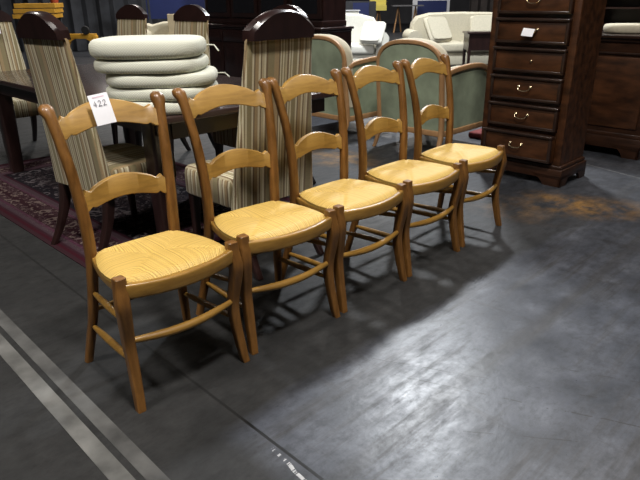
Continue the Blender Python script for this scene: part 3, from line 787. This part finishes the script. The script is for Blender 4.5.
bm = B(); box(bm, -.3, .3, -.1, .1, 0, .30); tag(obj('yellow_box', bm, YCARD, None, False, (2.24, 24.05, .961)), 'yellow box standing on a far trestle table', 'box')
# white things behind the loveseat
r = empty('table_lamp', (.20, 13.2, .0005), 0, 'floor lamp with white shade behind the white sofa', 'lamp')
bm = B(); lathe(bm, [(.14, 0), (.14, .02), (.02, .04), (.015, 1.1), (.015, 1.12)], 16); obj('pole', bm, DARK, r, True)
bm = B(); lathe(bm, [(.22, 1.08), (.13, 1.36)], 24); obj('lamp_shade', bm, WHITE, r, True)
r = empty('pedestal_stand', (.78, 14.6, .0005), 0, 'white pedestal box behind the white sofa', 'pedestal')
bm = B(); box(bm, -.15, .15, -.15, .15, 0, .98, .01); obj('column', bm, WHITE, r)
bm = B(); box(bm, -.18, .18, -.17, .17, .981, 1.0, .005); obj('cap', bm, WPAINT, r)
r = empty('far_cabinet', (.9, 18.5, .0005), 0, 'black low cabinet row far behind the white sofa', 'cabinet')
bm = B(); box(bm, -1.3, .75, -.3, .3, 0, 1.15); obj('body', bm, GREYD, r)
bm = B(); box(bm, .1, .55, -.32, -.3, .75, 1.12); obj('blue_front', bm, BLUE, r)
# dark curtain partition far left
bm = B(); n = 110; rings = []
for i in range(n+1):
    t = i/n; x = -11+8.0*t; y = 16.8+.06*math.sin(i*1.25)+.04*math.sin(i*.47)
    rings.append([(x, y, .02), (x, y, 3.2), (x, y+.03, 3.2), (x, y+.03, .02)])
loft(bm, rings); tag(obj('drape_partition', bm, GREYD, None, True), 'dark grey drape partition at the far left behind the dining area', 'drape')
bm = B(); n = 150; rings = []
for i in range(n+1):
    t = i/n; x = 4.9+9.0*t; y = 20.8+.06*math.sin(i*1.25)
    rings.append([(x, y, .02), (x, y, 3.2), (x, y+.03, 3.2), (x, y+.03, .02)])
DRB = simple('dark_brown_drape', (.03, .024, .022), .9, .4, 3)
loft(bm, rings); tag(obj('drape_partition', bm, DRB, None, True), 'dark brown drape partition at the far right behind the cream sofa', 'drape')
# yellow stand with wheel
r = empty('yellow_trolley', (-5.75, 15.4, .0005), D_(-4), 'yellow painted steel trolley frame with a wheel on the floor before the grey drape', 'trolley')
bm = B(); box(bm, -.42, .42, -.05, .05, .40, .52, .02, 2); box(bm, -.44, -.30, -.06, .06, 0, .66, .02, 2); box(bm, .32, .44, -.06, .06, .0, .48, .02, 2)
prism(bm, [(-.31, .41), (-.31, .22), (-.24, .34), (-.12, .41)], -.04, .04); prism(bm, [(.33, .41), (.33, .22), (.26, .34), (.14, .41)], -.04, .04); obj('frame', bm, YEL, r, True)
bm = B(); lathe(bm, [(.03, -.03), (.09, -.03), (.10, -.015), (.10, .015), (.09, .03), (.03, .03)], 20)
bmesh.ops.transform(bm, matrix=Matrix.Translation((.20, -.085, .60)) @ Matrix.Rotation(PI/2, 4, 'X'), verts=bm.verts[:]); obj('wheel', bm, RUBBER, r, True)
r = empty('workbench', (-5.55, 12.9, .0005), D_(8), 'yellow wooden bench top beyond the dining chairs at the far left', 'bench')
bm = B()
for k in range(3): box(bm, -.42+.03*k, .36+.02*k, -.34, .34, .95+.095*k, 1.03+.097*k, .006)
obj('stacked_boards', bm, YEL, r)
for s in (-1, 1):
    for t in (-1, 1): bm = B(); box(bm, s*.3-.03, s*.3+.03, t*.28-.03, t*.28+.03, 0, .96); obj('leg', bm, GREYD, r)
r = empty('traffic_cone', (-5.62, 13.9, 0.0005), 0, 'orange red barrel standing by the grey drape', 'barrel')
bm = B(); lathe(bm, [(.14, 0), (.14, .02), (.02, .04), (.018, .5), (.018, 1.2)], 12); obj('stand', bm, GREYD, r, True)
bm = B(); lathe(bm, [(.02, 1.19), (.07, 1.20), (.085, 1.28), (.07, 1.38), (.03, 1.41)], 20); obj('lid', bm, RED, r, True)
r['label'] = 'slim dark post with an orange red cap by the grey drape'; r['category'] = 'post'; r.name = 'capped_post'
# left middle items
r = empty('display_board', (-3.10, 14.6, .0005), 0, 'dark blue display panel behind the striped chairs', 'display board')
bm = B(); box(bm, -.75, .62, -.02, .02, .86, 2.0); obj('panel', bm, BLUE, r)
for xx in (-.72, .57): bm = B(); box(bm, xx, xx+.05, -.03, .03, 0, 2.0); obj('upright', bm, GREYD, r)
make_sofa('sofa', 1.5, (-2.85, 12.9, .0005), D_(0), CREAM, 'cream low sofa partly seen between the striped chair backs', .9, .86)
bm = B(); box(bm, -.085, .085, -.09, .09, 0, .50, .004); tag(obj('cardboard_box', bm, TAN, None, False, (-2.87, 12.72, .501), (0, 0, .1)), 'tan upright carton on the low cream sofa', 'box')
bm = B(); pillow(bm, .20, .2, .16, ex=2.6, edge=.5); tag(obj('patterned_cushion', bm, PATT, None, True, (-2.57, 12.70, .502), (0, 0, .2)), 'brown marbled cushion lying on the low cream sofa', 'cushion')
r = empty('wardrobe', (-2.05, 13.9, .0005), 0, 'reddish brown wooden cabinet behind the striped chairs', 'cabinet')
REDW = simple('red_brown_wood', (.13, .045, .02), .4, .3, 5, stretch=(3, 3, 1))
bm = B(); box(bm, -.22, .22, -.25, .25, .08, 1.9, .01); obj('body', bm, REDW, r)
bm = B(); box(bm, -.24, .24, -.27, .27, 0, .10, .01); obj('plinth', bm, REDW, r)

# ------------------------------------------------------------------ lights: ceiling fixtures of the hall
EM, nt, b = newmat('lamp_diffuser'); b.inputs['Emission Color'].default_value = (1, .93, .84, 1); b.inputs['Emission Strength'].default_value = 6; b.inputs['Base Color'].default_value = (.8, .8, .8, 1)
HOUS = simple('lamp_housing', (.4, .4, .4), .5, .05, 5)
def lamp(x, y, p, size=.7, col=(1, .95, .89)):
    r = empty('ceiling_lamp', (x, y, zc), 0, 'round white high bay lamp hanging from the hall ceiling', 'lamp', 'high bay lamps')
    bm = B(); lathe(bm, [(.02, 0), (.02, -.5), (.10, -.52), (.14, -.75), (.36, -.95), (.37, -.95)], 20); obj('housing', bm, HOUS, r, True)
    bm = B(); lathe(bm, [(.01, -.93), (.33, -.93), (.33, -.945), (.01, -.945)], 20); obj('diffuser', bm, EM, r, True)
    l = bpy.data.lights.new('lamp_light', 'AREA'); l.shape = 'DISK'; l.size = size; l.energy = p; l.color = col
    o = bpy.data.objects.new('lamp_light', l); COL.objects.link(o); o.location = (x, y, zc-.96)
LP = [(.5, .7, 185), (1.75, 8.7, 330), (-4.6, 6.8, 40), (3.2, 5.4, 60), (-2.6, 12.5, 120), (6.0, 14, 100), (.6, 16.5, 150), (-5.5, 16.5, 90), (2.5, 22, 130), (-3.2, .2, 145), (4.5, -1.0, 35)]
for k, (x, y, p) in enumerate(LP): lamp(x, y, p, col=(.92, .96, 1) if k == 1 else (1, .95, .89))
w = bpy.data.worlds.new('world'); scene.world = w; w.use_nodes = True
w.node_tree.nodes['Background'].inputs[0].default_value = (.5, .5, .55, 1); w.node_tree.nodes['Background'].inputs[1].default_value = .1
vs = scene.view_settings; vs.view_transform = 'Standard'; vs.look = 'None'; vs.exposure = .8; vs.gamma = 1; vs.use_curve_mapping = False
